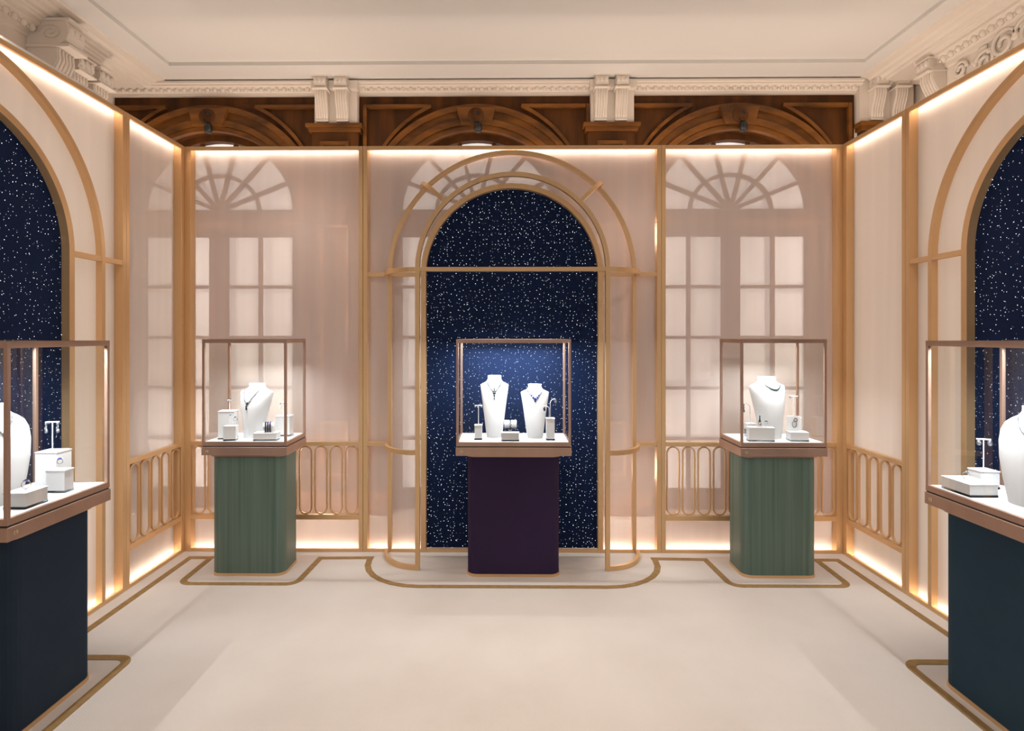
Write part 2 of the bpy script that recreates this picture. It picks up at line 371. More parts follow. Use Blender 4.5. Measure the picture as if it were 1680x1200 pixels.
def prof_run(m, prof, a, b, axis):
    """prof: (out, z) polygon; extruded along the wall"""
    if axis == 'x': m.prism([(SB-o, z) for o, z in prof], 'x', a, b)
    elif axis == 'L': m.prism([(-SW+o, z) for o, z in prof], 'y', a, b)
    else: m.prism([(SW-o, z) for o, z in prof], 'y', a, b)
t1 = MB(); PB = [(0, 3.655), (.035, 3.655), (.035, 3.675), (.045, 3.68), (.085, 3.712), (.10, 3.715), (.10, 3.728), (.12, 3.732), (.12, 3.748), (.06, 3.748), (.06, 3.765), (0, 3.765)]
segs = ((-SW, -1.70), (-1.33, .70), (1.06, 3.02))
for a, b_ in segs: prof_run(t1, PB, a, b_, 'x')
c1 = t1.build('trim_1', 'plaster'); tag(c1, kind='structure')
m = MB()
for a, b_ in segs: egg_row(m, (a+.02, SB-.066, 3.694), (b_-.03, SB-.066, 3.694), None, int((b_-a)/.068))
m.build('egg_and_dart', 'plaster', c1, smooth=True)
PU = [(0, 3.70), (.34, 3.70), (.35, 3.715), (.38, 3.715), (.40, 3.73), (.43, 3.735), (.45, 3.75), (.51, 3.75), (.52, 3.765), (0, 3.765)]
PL = [(0, 3.20), (.20, 3.20), (.20, 3.575), (.215, 3.58), (.22, 3.61), (.235, 3.615), (.285, 3.655), (.30, 3.66), (.30, 3.68), (.32, 3.685), (.33, 3.701), (0, 3.701)]
YE = 4.43
for n, (ax, s) in enumerate((('L', -1), ('R', 1))):
    t = MB(); prof_run(t, PU, SP, SB-.1, ax); prof_run(t, PL, SP, YE, ax); o = t.build(f'trim_{n+2}', 'plaster'); tag(o, kind='structure')
    m = MB(); egg_row(m, (s*(SW-.262), 1.5, 3.634), (s*(SW-.262), YE-.05, 3.634), None, 42, .024)
    m.build('egg_and_dart', 'plaster', o, smooth=True)

# corbels: fluted S scrolls
def corbel(name, loc, rz, w, h, out, label, group):
    root = empty(name, loc, rz, label, 'corbel', group)
    # side profile (y out = -, z down from 0), an S curve from big top volute to a slim foot
    f = [(0, 0), (-out, 0), (-out*1.05, -.05*h), (-out*1.08, -.14*h), (-out*1.0, -.22*h), (-out*.80, -.27*h), (-out*.78, -.33*h), (-out*.80, -.42*h), (-out*.66, -.56*h),
         (-out*.46, -.70*h), (-out*.34, -.82*h), (-out*.34, -.93*h), (-out*.42, -h), (0, -h)]
    MB().prism(f, 'x', -w/2, w/2).build('scroll', 'plaster', root, bevel=.003)
    m = MB()
    for k in range(5):
        x = -w/2+w*(k+.5)/5
        m.tube([(x, y-.001, z) for y, z in f[5:12]], w/14, 6, up=(1, 0, 0))
    m.build('fluting', 'plaster', root, smooth=True)
    MB().box(-w/2-.012, w/2+.012, -out*1.12, 0, -.30*h, -.265*h).build('collar', 'plaster', root, bevel=.003)
    MB().box(-w/2-.01, w/2+.01, -out*1.12, 0, .0, .03*h).build('abacus', 'plaster', root, bevel=.003)
    m = MB()
    for s in (-1, 1):
        m.tube([(s*(w/2+.004), -out*.62+.30*out*(1-k/26)*math.cos(k*.5), -.13*h+.10*h*(1-k/26)*math.sin(k*.5)) for k in range(24)], .004, 5, up=(1, 0, 0))
    for k in range(3): m.ball((-w/3+w*k/3, -out*1.06, -.10*h), w/7, 8, (1, .5, 1.5))
    m.build('volute', 'plaster', root, smooth=True)
blk = MB()
for c in (-1.515, .88):
    blk = MB().box(c-.185, c+.185, SB-.08, SB, 3.39, 3.762).box(c-.20, c+.20, SB-.13, SB, 3.67, 3.745)
    o = blk.build('frieze_block', 'plaster', wb, bevel=.003)
    side = 'left' if c < 0 else 'right'
    for s in (-1, 1):
        corbel('corbel', (c+s*.087-.02, SB-.08, 3.755), 0, .105, .355, .10,
               f'white fluted scroll corbel above dark panelling, {"left" if s < 0 else "right"} of the pair {"nearer the left room corner" if c < 0 else "right of the central arch"}', 'scroll corbels along the back cornice')
for k, x in enumerate((3.13, 3.31)):
    corbel('corbel', (x, SB-.075, 3.755), 0, .105, .36, .10, f'white scroll corbel at the right room corner, {"left" if k == 0 else "right"} one of the pair', 'scroll corbels along the back cornice')
for k, (y, o_, h) in enumerate(((3.83, .27, .60), (4.04, .19, .36), (4.25, .19, .36))):
    corbel('corbel', (-SW+.2, y, 3.56 if k else 3.69), PI/2, .15, h, o_, ('large shaded plaster corbel on the left wall above the partition, nearest to us', 'middle of three shaded plaster corbels on the left wall',
           'shaded plaster corbel on the left wall, nearest the back corner')[k], 'corbels on the left wall')
corbel('corbel', (SW-.2, 4.33, 3.66), -PI/2, .13, .34, .13, 'plaster corbel on the right wall next to the back corner', 'corbels on the right wall')
# relief scrolls on the right frieze
rel = empty('relief_ornament', (SW-.2, 3.90, 3.46), 0, 'raised plaster foliage scrolls on the right wall above the partition', 'relief')
def spiral(cy, cz, r, turns, flip=1, n=40):
    return [(-.012, cy+flip*r*(1-.8*k/n)*math.cos(turns*2*PI*k/n), cz+r*(1-.8*k/n)*math.sin(turns*2*PI*k/n)) for k in range(n)]
for cy, cz, r, fl_ in ((-.32, .05, .11, 1), (-.13, .05, .10, -1), (.01, .0, .085, 1), (.22, .04, .06, -1), (-.55, .04, .10, -1)):
    MB().tube(spiral(cy, cz, r, 1.6, fl_), .013, 6, up=(1, 0, 0)).build('scroll', 'plaster', rel, smooth=True)
m = MB()
for k in range(15):
    m.ball((-.008, -.65+.062*k, .03+.07*math.sin(k*1.3)), .028, 8, (.5, 1.4, .8))
m.build('foliage', 'plaster', rel, smooth=True)

# small black spots hanging in front of the arches
for c, nm in zip(WX, ('left', 'middle', 'right')):
    r_ = empty('spotlight', (c+.02, SB-.10, WZ+.70), 0, f'small black spotlight hanging in front of the {nm} dark wooden arch', 'spotlight', 'small black spotlights under the arches')
    MB().lathe(((.018, -.075), (.03, -.07), (.034, -.02), (.028, 0), (.008, .01))).build('lamp_head', 'black', r_, smooth=True)
    MB().tube([(0, 0, .005), (-.03, -.01, .02), (-.04, 0, .06), (-.015, .015, .085)], .004, 6).build('cable', 'black', r_, smooth=True)
    MB().lathe(((.02, .075), (.02, .095)), n=12).build('mount', 'black', r_)

# ------------------------------------------------------------------ partition panels
FD = .068   # frame depth
def led(root, x0, x1, z, up):
    """LED strip on the back of the rail's front lip, throwing its light at the screen"""
    a, b_ = (z-.018, z-.003) if up else (z+.003, z+.018)
    MB().box(x0+.01, x1-.01, .0145, .0175, a, b_).build('led_strip', 'led', root)
def rails(m, x0, x1):
    return m.box(x0, x1, 0, .014, ZT-.026, ZT).box(x0, x1, .014, FD, ZT-.005, ZT).box(x0, x1, 0, .014, 0, .022).box(x0, x1, .014, FD, 0, .003)
def rail_bay(name, loc, rz, wl, edge_l, edge_r, label, screen, ext=(0, 0)):
    """bay with an oblong-loop railing; local x 0..wl, front toward -y"""
    root = empty(name, loc, rz, label, 'partition panel', 'bronze framed partition panels')
    x0, x1 = edge_l, wl-edge_r
    rails(MB().box(0-ext[0], x0, 0, FD, 0, ZT).box(x1, wl-.001+ext[1], 0, FD, 0, ZT), x0, x1).build('frame', 'bronze', root, bevel=.0015)
    MB().box(x0, x1, .0, .03, .76, .79).build('dado_rail', 'bronze', root, bevel=.0015)
    MB().box(x0, x1, .0, .03, .231, .266).build('lower_rail', 'bronze', root, bevel=.0015)
    MB().box(x0, x1, .053, .057, .004, ZT-.006).build('screen', screen, root)
    n = round((x1-x0)/.1095); p = (x1-x0)/n; hw = .0425; r = hw; zb, zt = .268+.004, .757-.003
    for i in range(n):
        c = x0+p*(i+.5)
        pts = [(c+hw*math.cos(t), .012, zt-r+r*math.sin(t)) for t in [PI*k/12 for k in range(13)]]+[(c+hw*math.cos(t), .012, zb+r+r*math.sin(t)) for t in [PI+PI*k/12 for k in range(13)]]
        MB().bar(pts, .0085, .014, closed=True, up=(0, -1, 0)).build('railing_loop', 'bronze', root)
    led(root, x0, x1, ZT-.026, False); led(root, x0, x1, .022, True)
    return root
def arch_bay(name, loc, rz, label, screen, dado=False):
    """bay with a starry arch; local x -BH..BH, front toward -y"""
    root = empty(name, loc, rz, label, 'partition panel', 'bronze framed partition panels')
    e = .032
    rails(MB().box(-BH+.001, -BH+e, 0, FD, 0, ZT).box(BH-e, BH-.001, 0, FD, 0, ZT), -BH+e, BH-e).build('frame', 'bronze', root, bevel=.0015)
    MB().bar([(.875, .018, .022)]+arc(0, ZS, .875, 0, PI, 64, y=.018)+[(-.875, .018, .022)], .027, .036, up=(0, -1, 0)).build('outer_arch', 'bronze', root)
    MB().bar([(.632, .020, .022)]+arc(0, ZS, .632, 0, PI, 64, y=.020)+[(-.632, .020, .022)], .036, .054, up=(0, -1, 0)).build('inner_arch', 'bronze', root)
    m = MB()
    for s in (-1, 1):
        xs = sorted((s*.65, s*(BH-e))); m.box(xs[0], xs[1], .002, .028, ZS-.015, ZS+.015)
    m.build('transom', 'bronze', root, bevel=.0015)
    if dado:
        m = MB()
        for s in (-1, 1):
            xs = sorted((s*.889, s*(BH-e))); m.box(xs[0], xs[1], .002, .028, .76, .79)
        m.build('dado_rail', 'bronze', root, bevel=.0015)
    MB().box(-BH+e, BH-e, .053, .057, .004, ZT-.006).build('screen', screen, root)
    MB().prism(arch_poly(.616, .022, ZS, 64), 'y', .036, .048).build('starry_backdrop', 'stars', root)
    led(root, -BH+e, BH-e, ZT-.026, False)
    for a, b_ in ((-BH+e, -.65), (.65, BH-e)): led(root, a, b_, .022, True)
    return root
SIDEB = HW-BH
rail_bay('partition_panel', (-HW, D, 0), 0, SIDEB, .043, .030, 'frosted back wall panel with oblong railing loops left of the central arch', 'screen', (.09, 0))
arch_bay('partition_panel', (0, D, 0), 0, 'central back wall panel with the starry midnight blue arch', 'screen', True)
rail_bay('partition_panel', (BH, D, 0), 0, SIDEB, .030, .043, 'frosted back wall panel with oblong railing loops right of the central arch', 'screen', (0, .09))
LS = D-Y1
LB = 9.0   # watts of back light per metre of fabric
rail_bay('partition_panel', (-HW, Y1, 0), PI/2, LS, .030, .043, 'narrow left side wall panel with five railing loops next to the back left corner', 'screen_milky')
la = arch_bay('partition_panel', (-HW, Y1-BH, 0), PI/2, 'left side wall panel with a starry arch behind the left blue showcase', 'fabric')
rf_ = rail_bay('partition_panel', (HW, D, 0), -PI/2, LS, .043, .030, 'narrow right side wall panel with five railing loops next to the back right corner', 'fabric')
ra = arch_bay('partition_panel', (HW, Y1-BH, 0), -PI/2, 'right side wall panel with a starry arch behind the right blue showcase', 'fabric')
MB().box(-BH-.05, BH-.04, .115, .16, 0, 2.99).build('backing_board', 'white', la)

def light_box(parent, x, w, e):
    l = bpy.data.lights.new('light_box', 'AREA'); l.shape = 'RECTANGLE'; l.size = w; l.size_y = 2.7; l.energy = e; l.color = (1.0, 0.92, 0.84)
    o = bpy.data.objects.new('light_box', l); C.objects.link(o); o.parent = parent; o.location = (x, .11, 1.46); o.rotation_euler = (-PI/2, 0, 0)
light_box(la, 0, 2.0, LB*2.0); light_box(ra, 0, 2.0, LB*2.0); light_box(rf_, LS/2, .52, LB*.4)
# ------------------------------------------------------------------ freestanding portal in front of the central arch
po = empty('portal_frame', (0, D, 0), 0, 'open bronze archway standing in front of the central starry arch, bowed back to the wall', 'archway')
yf = -.297; rf = .628; w = .029
MB().bar([(rf, yf, 0)]+arc(0, ZS, rf, 0, PI, 64, y=yf)+[(-rf, yf, 0)], w, w, up=(0, -1, 0)).build('front_arch', 'bronze', po)
MB().box(-rf+w/2, rf-w/2, yf-w/2, yf+w/2, ZS-.014, ZS+.014).build('crossbar', 'bronze', po, bevel=.0015)
def qring(place):
    """quarter ring bowing outward from the front arch to the wall"""
    q = [(rf+.262*math.sin(t), yf+.285*(1-math.cos(t))) for t in [PI/2*k/14 for k in range(15)]]
    return [place(r_, y) for r_, y in q]
for s in (-1, 1):
    for z in (.016, .775, ZS):
        m = MB().bar(qring(lambda r_, y: (s*r_, y, z)), w*.8, .03)
        m.build('bowed_bar', 'bronze', po)
    a = R(45)
    m = MB().bar(qring(lambda r_, y: (s*r_*math.cos(a), y, ZS+r_*math.sin(a))), w*.8, .026, up=(s*-math.sin(a), 0, math.cos(a)))
    m.build('bowed_bar', 'bronze', po)

# ------------------------------------------------------------------ showcases
ZD = .873
def number(txt, parent, loc):
    cu = bpy.data.curves.new('number', 'FONT'); cu.body = txt; cu.size = .022; cu.extrude = .0006; cu.align_x = 'CENTER'
    t = bpy.data.objects.new('tmp', cu); C.objects.link(t); bpy.context.view_layer.update()
    me = bpy.data.meshes.new_from_object(t); bpy.data.objects.remove(t)
    o = bpy.data.objects.new('number', me); C.objects.link(o); me.materials.clear(); me.materials.append(M['gold_ink'])
    o.parent = parent; o.location = loc; o.rotation_euler = (PI/2, 0, 0); tag(o, f'small engraved number {txt}')
def showcase(name, loc, rz, w, d, pw, pd, pm, num, label, eng):
    root = empty(name, loc, rz, label, 'display case', 'glass jewellery showcases'); hw, hd = w/2, d/2
    MB().prism(rrect(-pw/2, pw/2, -pd/2, pd/2, .06), 'z', .018, .772).build('pedestal', pm, root)
    MB().prism(rrect(-pw/2-.004, pw/2+.004, -pd/2-.004, pd/2+.004, .062), 'z', 0, .018).build('plinth', 'bronze', root)
    MB().prism(rrect(-pw/2-.012, pw/2+.012, -pd/2-.012, min(pd/2+.012, hd), .06), 'z', .772, .787).build('collar', 'case_bronze', root)
    MB().box(-hw, hw, -hd, hd, .787, .840).build('tray', 'case_bronze', root, bevel=.002)
    MB().box(-hw+.006, hw-.006, -hd+.006, hd-.006, .840, .847).build('shadow_gap', 'edge', root)
    p = .015; i = .003
    x0, x1, y0, y1 = -hw+i, hw-i, -hd+i, hd-i
    MB().box(x0, x1, y0, y0+p, .847, .872).box(x0, x1, y1-p, y1, .847, .872).box(x0, x0+p, y0+p, y1-p, .847, .872).box(x1-p, x1, y0+p, y1-p, .847, .872).build('lower_frame', 'case_bronze', root)
    MB().box(x0, x1, y0, y0+p, 1.504, 1.528).box(x0, x1, y1-p, y1, 1.504, 1.528).box(x0, x0+p, y0+p, y1-p, 1.504, 1.528).box(x1-p, x1, y0+p, y1-p, 1.504, 1.528).build('upper_frame', 'case_bronze', root)
    for a, b_ in ((x0, y0), (x1-p, y0), (x0, y1-p), (x1-p, y1-p)):
        MB().box(a, a+p, b_, b_+p, .872, 1.504).build('post', 'case_bronze', root, bevel=.0012)
    MB().box(x0+p, x1-p, y0+p, y1-p, .855, ZD).build('deck', 'white', root)
    for q in ((x0+p, x1-p, y0+.005, y0+.009), (x0+p, x1-p, y1-.009, y1-.005), (x0+.005, x0+.009, y0+p, y1-p), (x1-.009, x1-.005, y0+p, y1-p)):
        MB().box(q[0], q[1], q[2], q[3], .872, 1.504).build('glass_pane', 'glass', root)
    MB().box(x0, x1, y0, y1, 1.5285, 1.5325).build('glass_lid', 'glass', root)
    number(num, root, (-hw+.035, -hd-.0005, .806))
    # light bars built into the upper frame
    for yy, ty in ((y0+p+.006, 0.03), (y1-p-.006, -0.03)):
        l = bpy.data.lights.new('case_light', 'AREA'); l.shape = 'RECTANGLE'; l.size = w-.08; l.size_y = .008; l.energy = eng; l.color = COOL; l.spread = R(180 if pm == 'purple' else 150 if pm != 'green' else 120)
        o = bpy.data.objects.new('case_light', l); C.objects.link(o); o.parent = root; o.location = (0, yy, 1.503)
        o.rotation_euler = (math.copysign(R(12), ty), 0, 0)
    return root
YC = 3.715
CASES = {
 'C': showcase('display_case', (.005, YC, 0), 0, .735, .355, .593, .262, 'purple', '17', 'wide showcase on dark purple pedestal in front of the central starry arch', 6.4),
 'GL': showcase('display_case', (-1.713, YC, 0), 0, .546, .355, .472, .27, 'green', '18', 'showcase on green brushed pedestal left of the central arch', 1.9),
 'GR': showcase('display_case', (1.713, YC, 0), 0, .546, .355, .472, .27, 'green', '16', 'showcase on green brushed pedestal right of the central arch', 1.9),
 'NL': showcase('display_case', (-2.06, 2.305, 0), PI/2, .540, .355, .445, .27, 'navy', '19', 'showcase on dark navy pedestal cut by the left picture edge', 4.6),
 'NR': showcase('display_case', (2.04, 2.29, 0), -PI/2, .546, .355, .46, .27, 'teal', '15', 'showcase on dark petrol blue pedestal cut by the right picture edge', 4.6),
}

# ------------------------------------------------------------------ jewellery busts, risers, stands
FLAT = [(0, .27, .16), (.02, .275, .17), (.3, .35, .20), (.6, .43, .23), (.78, .485, .24), (.845, .50, .20), (.855, .485, .19), (.875, .40, .19), (.90, .30, .20), (.93, .25, .21), (.965, .235, .22), (.99, .245, .23), (1.0, .235, .22)]
ROUND = [(0, .27, .17), (.03, .275, .18), (.25, .34, .22), (.45, .385, .25), (.62, .40, .27), (.74, .385, .27), (.82, .345, .25), (.87, .28, .22), (.90, .22, .20), (.94, .185, .185), (.975, .18, .18), (1.0, .185, .185)]
TURN = [(0, .27, .20), (.02, .275, .21), (.3, .335, .28), (.55, .40, .33), (.72, .455, .32), (.82, .49, .26), (.85, .485, .235), (.875, .41, .22), (.90, .30, .21), (.93, .235, .21), (.965, .215, .21), (.99, .22, .22), (1.0, .21, .21)]
def sec_at(tab, t):
    for (a, b_, c), (a2, b2, c2) in zip(tab, tab[1:]):
        if a <= t <= a2:
            k = (t-a)/(a2-a); return b_+(b2-b_)*k, c+(c2-c)*k
    return tab[-1][1:]
def lean(t, h): return h*(.10*t-.02)
def bust(loc, rz, h, W_, tab, label):
    """W_ = full shoulder scale; one continuous lofted form"""
    k = W_/(2*max(s[1] for s in tab)); b = bmesh.new(); rings = []; n = 36
    for t, a, d in tab:
        a *= k; d *= k*.95; r = []
        for i in range(n):
            f = 2*PI*i/n; x = a*math.cos(f); s_ = math.sin(f)
            y = -d*(-s_) if s_ < 0 else d*.55*s_
            y = d*s_ if s_ < 0 else .55*d*s_
            r.append(b.verts.new((x, y+lean(t, h), t*h)))
        rings.append(r)
    for A, B in zip(rings, rings[1:]):
        for i in range(n): b.faces.new((A[i], A[(i+1) % n], B[(i+1) % n], B[i]))
    b.faces.new(rings[0][::-1]); b.faces.new(rings[-1])
    o = MB.__new__(MB); o.b = b
    ob = o.build('jewellery_bust', 'bust', smooth=True)
    md = ob.modifiers.new('edges', 'EDGE_SPLIT'); md.split_angle = R(50)
    ob.location = loc; ob.rotation_euler = (0, 0, rz); ob['_k'] = k
    return tag(ob, label, 'jewellery bust', 'white necklace busts'), k
def necklace(loc, rz, h, k, tab, zn, zp, xn, bead, gems, pend, label, power=1.6, n=34):
    """follows the bust front: zn/zp height fractions at neck and at the pendant, xn half width at the neck"""
    root = empty('necklace', loc, rz, label, 'necklace', 'necklaces on the busts')
    def P(x, t, off=.0035):
        # largest section within a few millimetres of height, so the chain lies on the leather
        a, d = max((sec_at(tab, max(0, min(1, t+e))) for e in (-.012, 0, .006)), key=lambda v: v[1])
        a = a*k+off; d = d*k*.95+off; q = max(-.98, min(.98, x/a))
        return (x, -d*math.sqrt(1-q*q)+lean(t, h), t*h)
    pts = [P(xn*s, zp+(zn-zp)*abs(s)**power) for s in [-1+2*i/(n-1) for i in range(n)]]
    MB().tube(pts, .0024, 5).build('chain', 'darkgem', root, smooth=True)
    m = MB(); g = MB()
    for i, p in enumerate(pts):
        s = abs(-1+2*i/(n-1)); r = bead*(1.0-.45*s)
        (g if (i % 3 == 0 or gems == 'emerald') else m).ball(p, r, 6)
    if m.b.verts: m.build('stones', 'diamond', root, smooth=True)
    g.build('coloured_stones', gems, root, smooth=True)
    if pend:
        m = MB()
        for dx, dz, r in pend: m.ball(P(dx, zp-dz/h, .004), r, 8, (1, .5, 1.2))
        m.build('pendant', gems, root, smooth=True)
    return root
def riser(loc, rz, w, d, h, label, foot=.010, clear=False):
    root = empty('riser_block', loc, rz, label, 'display riser', 'white jewellery risers')
    MB().box(-w/2, w/2, -d/2, d/2, h-.005, h).build('top_plate', 'white', root, bevel=.0008)
    MB().box(-w/2+.002, w/2-.002, -d/2+.002, d/2-.002, foot, h-.0055).build('block', 'white', root)
    MB().box(-w/2+.001, w/2-.001, -d/2+.001, d/2-.001, .0005, foot).build('clear_foot', 'acrylic', root)
    return root
def t_stand(loc, rz, h, w, label):
    root = empty('earring_stand', loc, rz, label, 'earring stand', 'earring stands')
    MB().lathe(((.012, 0), (.012, .002), (.0025, .003), (.0025, h)), n=10).build('stem', 'white', root)
    MB().tube([(-w/2, 0, h), (w/2, 0, h)], .0035, 8).build('crossbar', 'white', root, smooth=True)
    return root
def hook_stand(loc, rz, h, reach, label):
    root = empty('earring_stand', loc, rz, label, 'earring stand', 'earring stands')
    pts = [(0, 0, 0), (0, 0, h*.75)]+[(reach*(1-math.cos(t)), 0, h*.75+h*.25*math.sin(t)) for t in [PI/2*k/8 for k in range(1, 9)]]
    MB().tube(pts, .0022, 8, up=(0, 1, 0)).build('stem', 'white', root, smooth=True)
    MB().lathe(((.010, 0), (.010, .002), (.003, .003)), n=10).build('foot', 'white', root)
    return root
def earring(loc, drop, gem, label, group, r=.006):
    root = empty('earring', loc, 0, label, 'earring', group)
    MB().ball((0, 0, 0), r*.8, 8).build('stud', 'diamond', root, smooth=True)
    if drop:
        m = MB(); nn = 5
        for k in range(nn):
            q = (k+1)/nn; m.ball((.25*r*math.sin(k*2.2), .2*r*math.cos(k*2), -drop*q), r*(.35+.65*q), 8)
        m.build('drop', gem, root, smooth=True)
    return root
def ring(loc, rz, label, gem='sapphire', r=.009, stem=.014):
    root = empty('ring', loc, rz, label, 'ring', 'rings on risers')
    MB().tube([(r*math.cos(t), 0, stem+r+r*math.sin(t)) for t in [2*PI*k/20 for k in range(20)]], .0015, 6, closed=True, up=(0, 1, 0)).build('band', 'silver', root, smooth=True)
    m = MB().ball((0, 0, stem+2*r+.003), .0055, 8, (1.3, 1, .8)); m.build('gemstone', gem, root, smooth=True)
    m = MB()
    for k in range(8): m.ball((.009*math.cos(k*PI/4), .006*math.sin(k*PI/4), stem+2*r+.001), .0022, 6)
    m.build('halo', 'diamond', root, smooth=True)
    MB().lathe(((.006, 0), (.006, .0015), (.0018, .002), (.0018, stem+.001)), n=8).build('holder', 'white', root)
    return root

# --- centre case
B1, k1 = bust((-.120, 3.725, ZD), R(0), .410, .190, FLAT, 'tall white bust on the left in the central showcase')
necklace((-.120, 3.725, ZD), 0, .410, k1, FLAT, .90, .735, .050, .0034, 'darkgem', [(0, -.022, .005), (-.009, -.006, .004), (.009, -.006, .004), (0, -.008, .0055), (0, .006, .006), (-.007, .006, .004), (.007, .006, .004), (0, .022, .006), (0, .038, .004), (0, .046, .0035)],
         'dark stone necklace with tiered pendant on the tall bust of the central showcase', 1.3)
B2, k2 = bust((.150, 3.700, ZD), 0, .355, .188, FLAT, 'shorter white bust on the right in the central showcase')
necklace((.150, 3.700, ZD), 0, .355, k2, FLAT, .89, .74, .052, .0044, 'sapphire', [(0, .004, .009), (-.012, -.006, .0075), (.012, -.006, .0075), (-.024, -.02, .006), (.024, -.02, .006), (0, .016, .0065)],
         'blue stone collar necklace on the shorter bust of the central showcase', 1.5)
riser((-.223, 3.647, ZD), 0, .052, .052, .096, 'slim white riser under the T shaped earring stand in the central showcase')
t_stand((-.223, 3.647, ZD+.096), 0, .125, .050, 'white T shaped earring stand at the left of the central showcase')
for s in (-1, 1):
    earring((-.223+s*.021, 3.642, ZD+.096+.118), 0, 'darkgem', f'stud earring on the {"left" if s < 0 else "right"} arm of the stand in the central showcase', 'stud earrings in the central showcase', .008)
riser((-.016, 3.595, ZD), 0, .118, .048, .056, 'wide low white riser at the front of the central showcase')
ring((-.016, 3.595, ZD+.056), 0, 'flat lying dark ring on the low front riser of the central showcase', 'darkgem', .006, .001)
rl = empty('bracelet_holder', (-.012, 3.815, ZD), 0, 'white rolled bracelet holder on a clear block behind the low riser, central showcase', 'bracelet holder')
MB().box(-.035, .035, -.025, .025, 0.0005, .045).build('clear_block', 'acrylic', rl)
MB().tube([(-.042, 0, .073), (.042, 0, .073)], .027, 20).build('roll', 'bust', rl, smooth=False)
br = empty('bracelet', (-.012, 3.815, ZD+.073), 0, 'thin dark bracelet around the white roll in the central showcase', 'bracelet')
m = MB()
for k in range(22): m.ball((.004*math.sin(k*2.4), .030*math.cos(k*2*PI/22), .030*math.sin(k*2*PI/22)), .0042, 6)
m.build('links', 'darkgem', br, smooth=True)
riser((.245, 3.630, ZD), 0, .057, .055, .143, 'tall slim white riser at the right of the central showcase')
hook_stand((.245, 3.630, ZD+.143), 0, .125, .032, 'white curved earring stem on the tall riser of the central showcase')
earring((.279, 3.628, ZD+.143+.118), .014, 'diamond', 'pale drop earring at the tip of the curved stem in the central showcase', 'drop earrings in the central showcase', .008)
hook_stand((.238, 3.632, ZD+.143), PI, .078, .030, 'lower white curved earring stem pointing left in the central showcase')
earring((.206, 3.628, ZD+.143+.072), .020, 'darkgem', 'dark drop earring hanging in front of the shorter bust, central showcase', 'drop earrings in the central showcase', .008)

# --- left green case
rzb = R(-20)
b3, k3 = bust((-1.722, 3.715, ZD), rzb, .357, .262, TURN, 'white bust in the left green showcase, turned a little to the left')
necklace((-1.722, 3.715, ZD), rzb, .357, k3, TURN, .89, .63, .062, .0034, 'darkgem', [(0, 0, .006), (-.003, .014, .006), (0, .028, .0075), (.002, -.01, .006)],
         'pale stone necklace with dark pendant on the bust of the left green showcase', 1.25)
riser((-1.876, 3.665, ZD), R(8), .105, .085, .184, 'tall white riser at the left of the left green showcase')
t_stand((-1.868, 3.665, ZD+.184), 0, .068, .022, 'small white stand on the tall riser of the left green showcase')
for s in (-1, 1): earring((-1.868+s*.010, 3.661, ZD+.184+.072+s*.004), 0, 'pearl', f'{"left" if s < 0 else "right"} bright stud earring above the tall riser, left green showcase', 'studs in the left green showcase', .0085)
riser((-1.825, 3.595, ZD), R(8), .080, .05, .095, 'small white riser in front of the tall one in the left green showcase')
hook_stand((-1.846, 3.600, ZD+.095), 0, .072, .016, 'thin curved stem on the small riser of the left green showcase')
earring((-1.829, 3.598, ZD+.095+.070), 0, 'darkgem', 'dark stud earring on the thin stem of the left green showcase', 'studs on the small riser, left green showcase', .008)
ring((-1.798, 3.60, ZD+.095), R(20), 'pale ring at the right edge of the small riser, left green showcase', 'darkgem', .011, .03)
riser((-1.598, 3.615, ZD), R(4), .150, .085, .050, 'low wide white riser with the bracelet in the left green showcase')
hh = empty('bracelet_holder', (-1.590, 3.625, ZD+.050), R(20), 'white curved bracelet holder on the low riser, left green showcase', 'bracelet holder')
MB().tube([(-.034, 0, .032), (.036, 0, .036)], .026, 20).box(-.02, .02, -.02, .02, 0, .02).build('roll', 'bust', hh)
bb = empty('bracelet', (-1.594, 3.620, ZD+.082), R(20), 'openwork dark bracelet with blue stones in the left green showcase', 'bracelet')
m = MB(); g = MB()
for k in range(20):
    for q in (-1, 0, 1):
        a = 2*PI*(k+.5*(q != 0))/20
        (g if 3 <= k <= 6 and q != -1 else m).ball((.014*q, .031*math.cos(a), .031*math.sin(a)), .0058, 6)
m.build('links', 'darkgem', bb, smooth=True); g.build('blue_stones', 'sapphire', bb, smooth=True)
riser((-1.548, 3.775, ZD), 0, .100, .075, .136, 'tall white riser at the back right of the left green showcase')
t_stand((-1.552, 3.775, ZD+.136), 0, .088, .050, 'white T shaped earring stand at the back of the left green showcase')
for s in (-1, 1): earring((-1.552+s*.021, 3.771, ZD+.136+.080), .030, 'pearl', f'{"left" if s < 0 else "right"} pale drop earring at the back of the left green showcase', 'pale drops in the left green showcase', .006)

# --- right green case
rzr = R(20)
b4, k4 = bust((1.705, 3.720, ZD), rzr, .403, .285, TURN, 'white bust in the right green showcase, turned a little to the right')
necklace((1.705, 3.720, ZD), rzr, .403, k4, TURN, .885, .80, .064, .0060, 'emerald', None, 'short green stone necklace on the bust of the right green showcase', 2.0, 22)
riser((1.594, 3.605, ZD), R(-5), .160, .06, .090, 'wide white riser at the front left of the right green showcase')
cn = empty('ring_cone', (1.590, 3.605, ZD+.090), 0, 'small grey cone carrying a green topped jewel, right green showcase', 'ring cone')
MB().lathe(((.017, 0), (.012, .02), (.007, .034)), n=14).build('cone', 'silver', cn, smooth=True)
MB().lathe(((.009, .034), (.009, .038), (.005, .045), (.003, .065), (.006, .070), (.002, .074)), n=10).build('jewel', 'emerald', cn, smooth=True)
ring((1.632, 3.607, ZD+.090), 0, 'green stone ring on the wide riser of the right green showcase', 'emerald', .010, .014)
riser((1.600, 3.770, ZD), 0, .060, .055, .09, 'clear footed white riser behind the wide one at the left, right green showcase', .05)
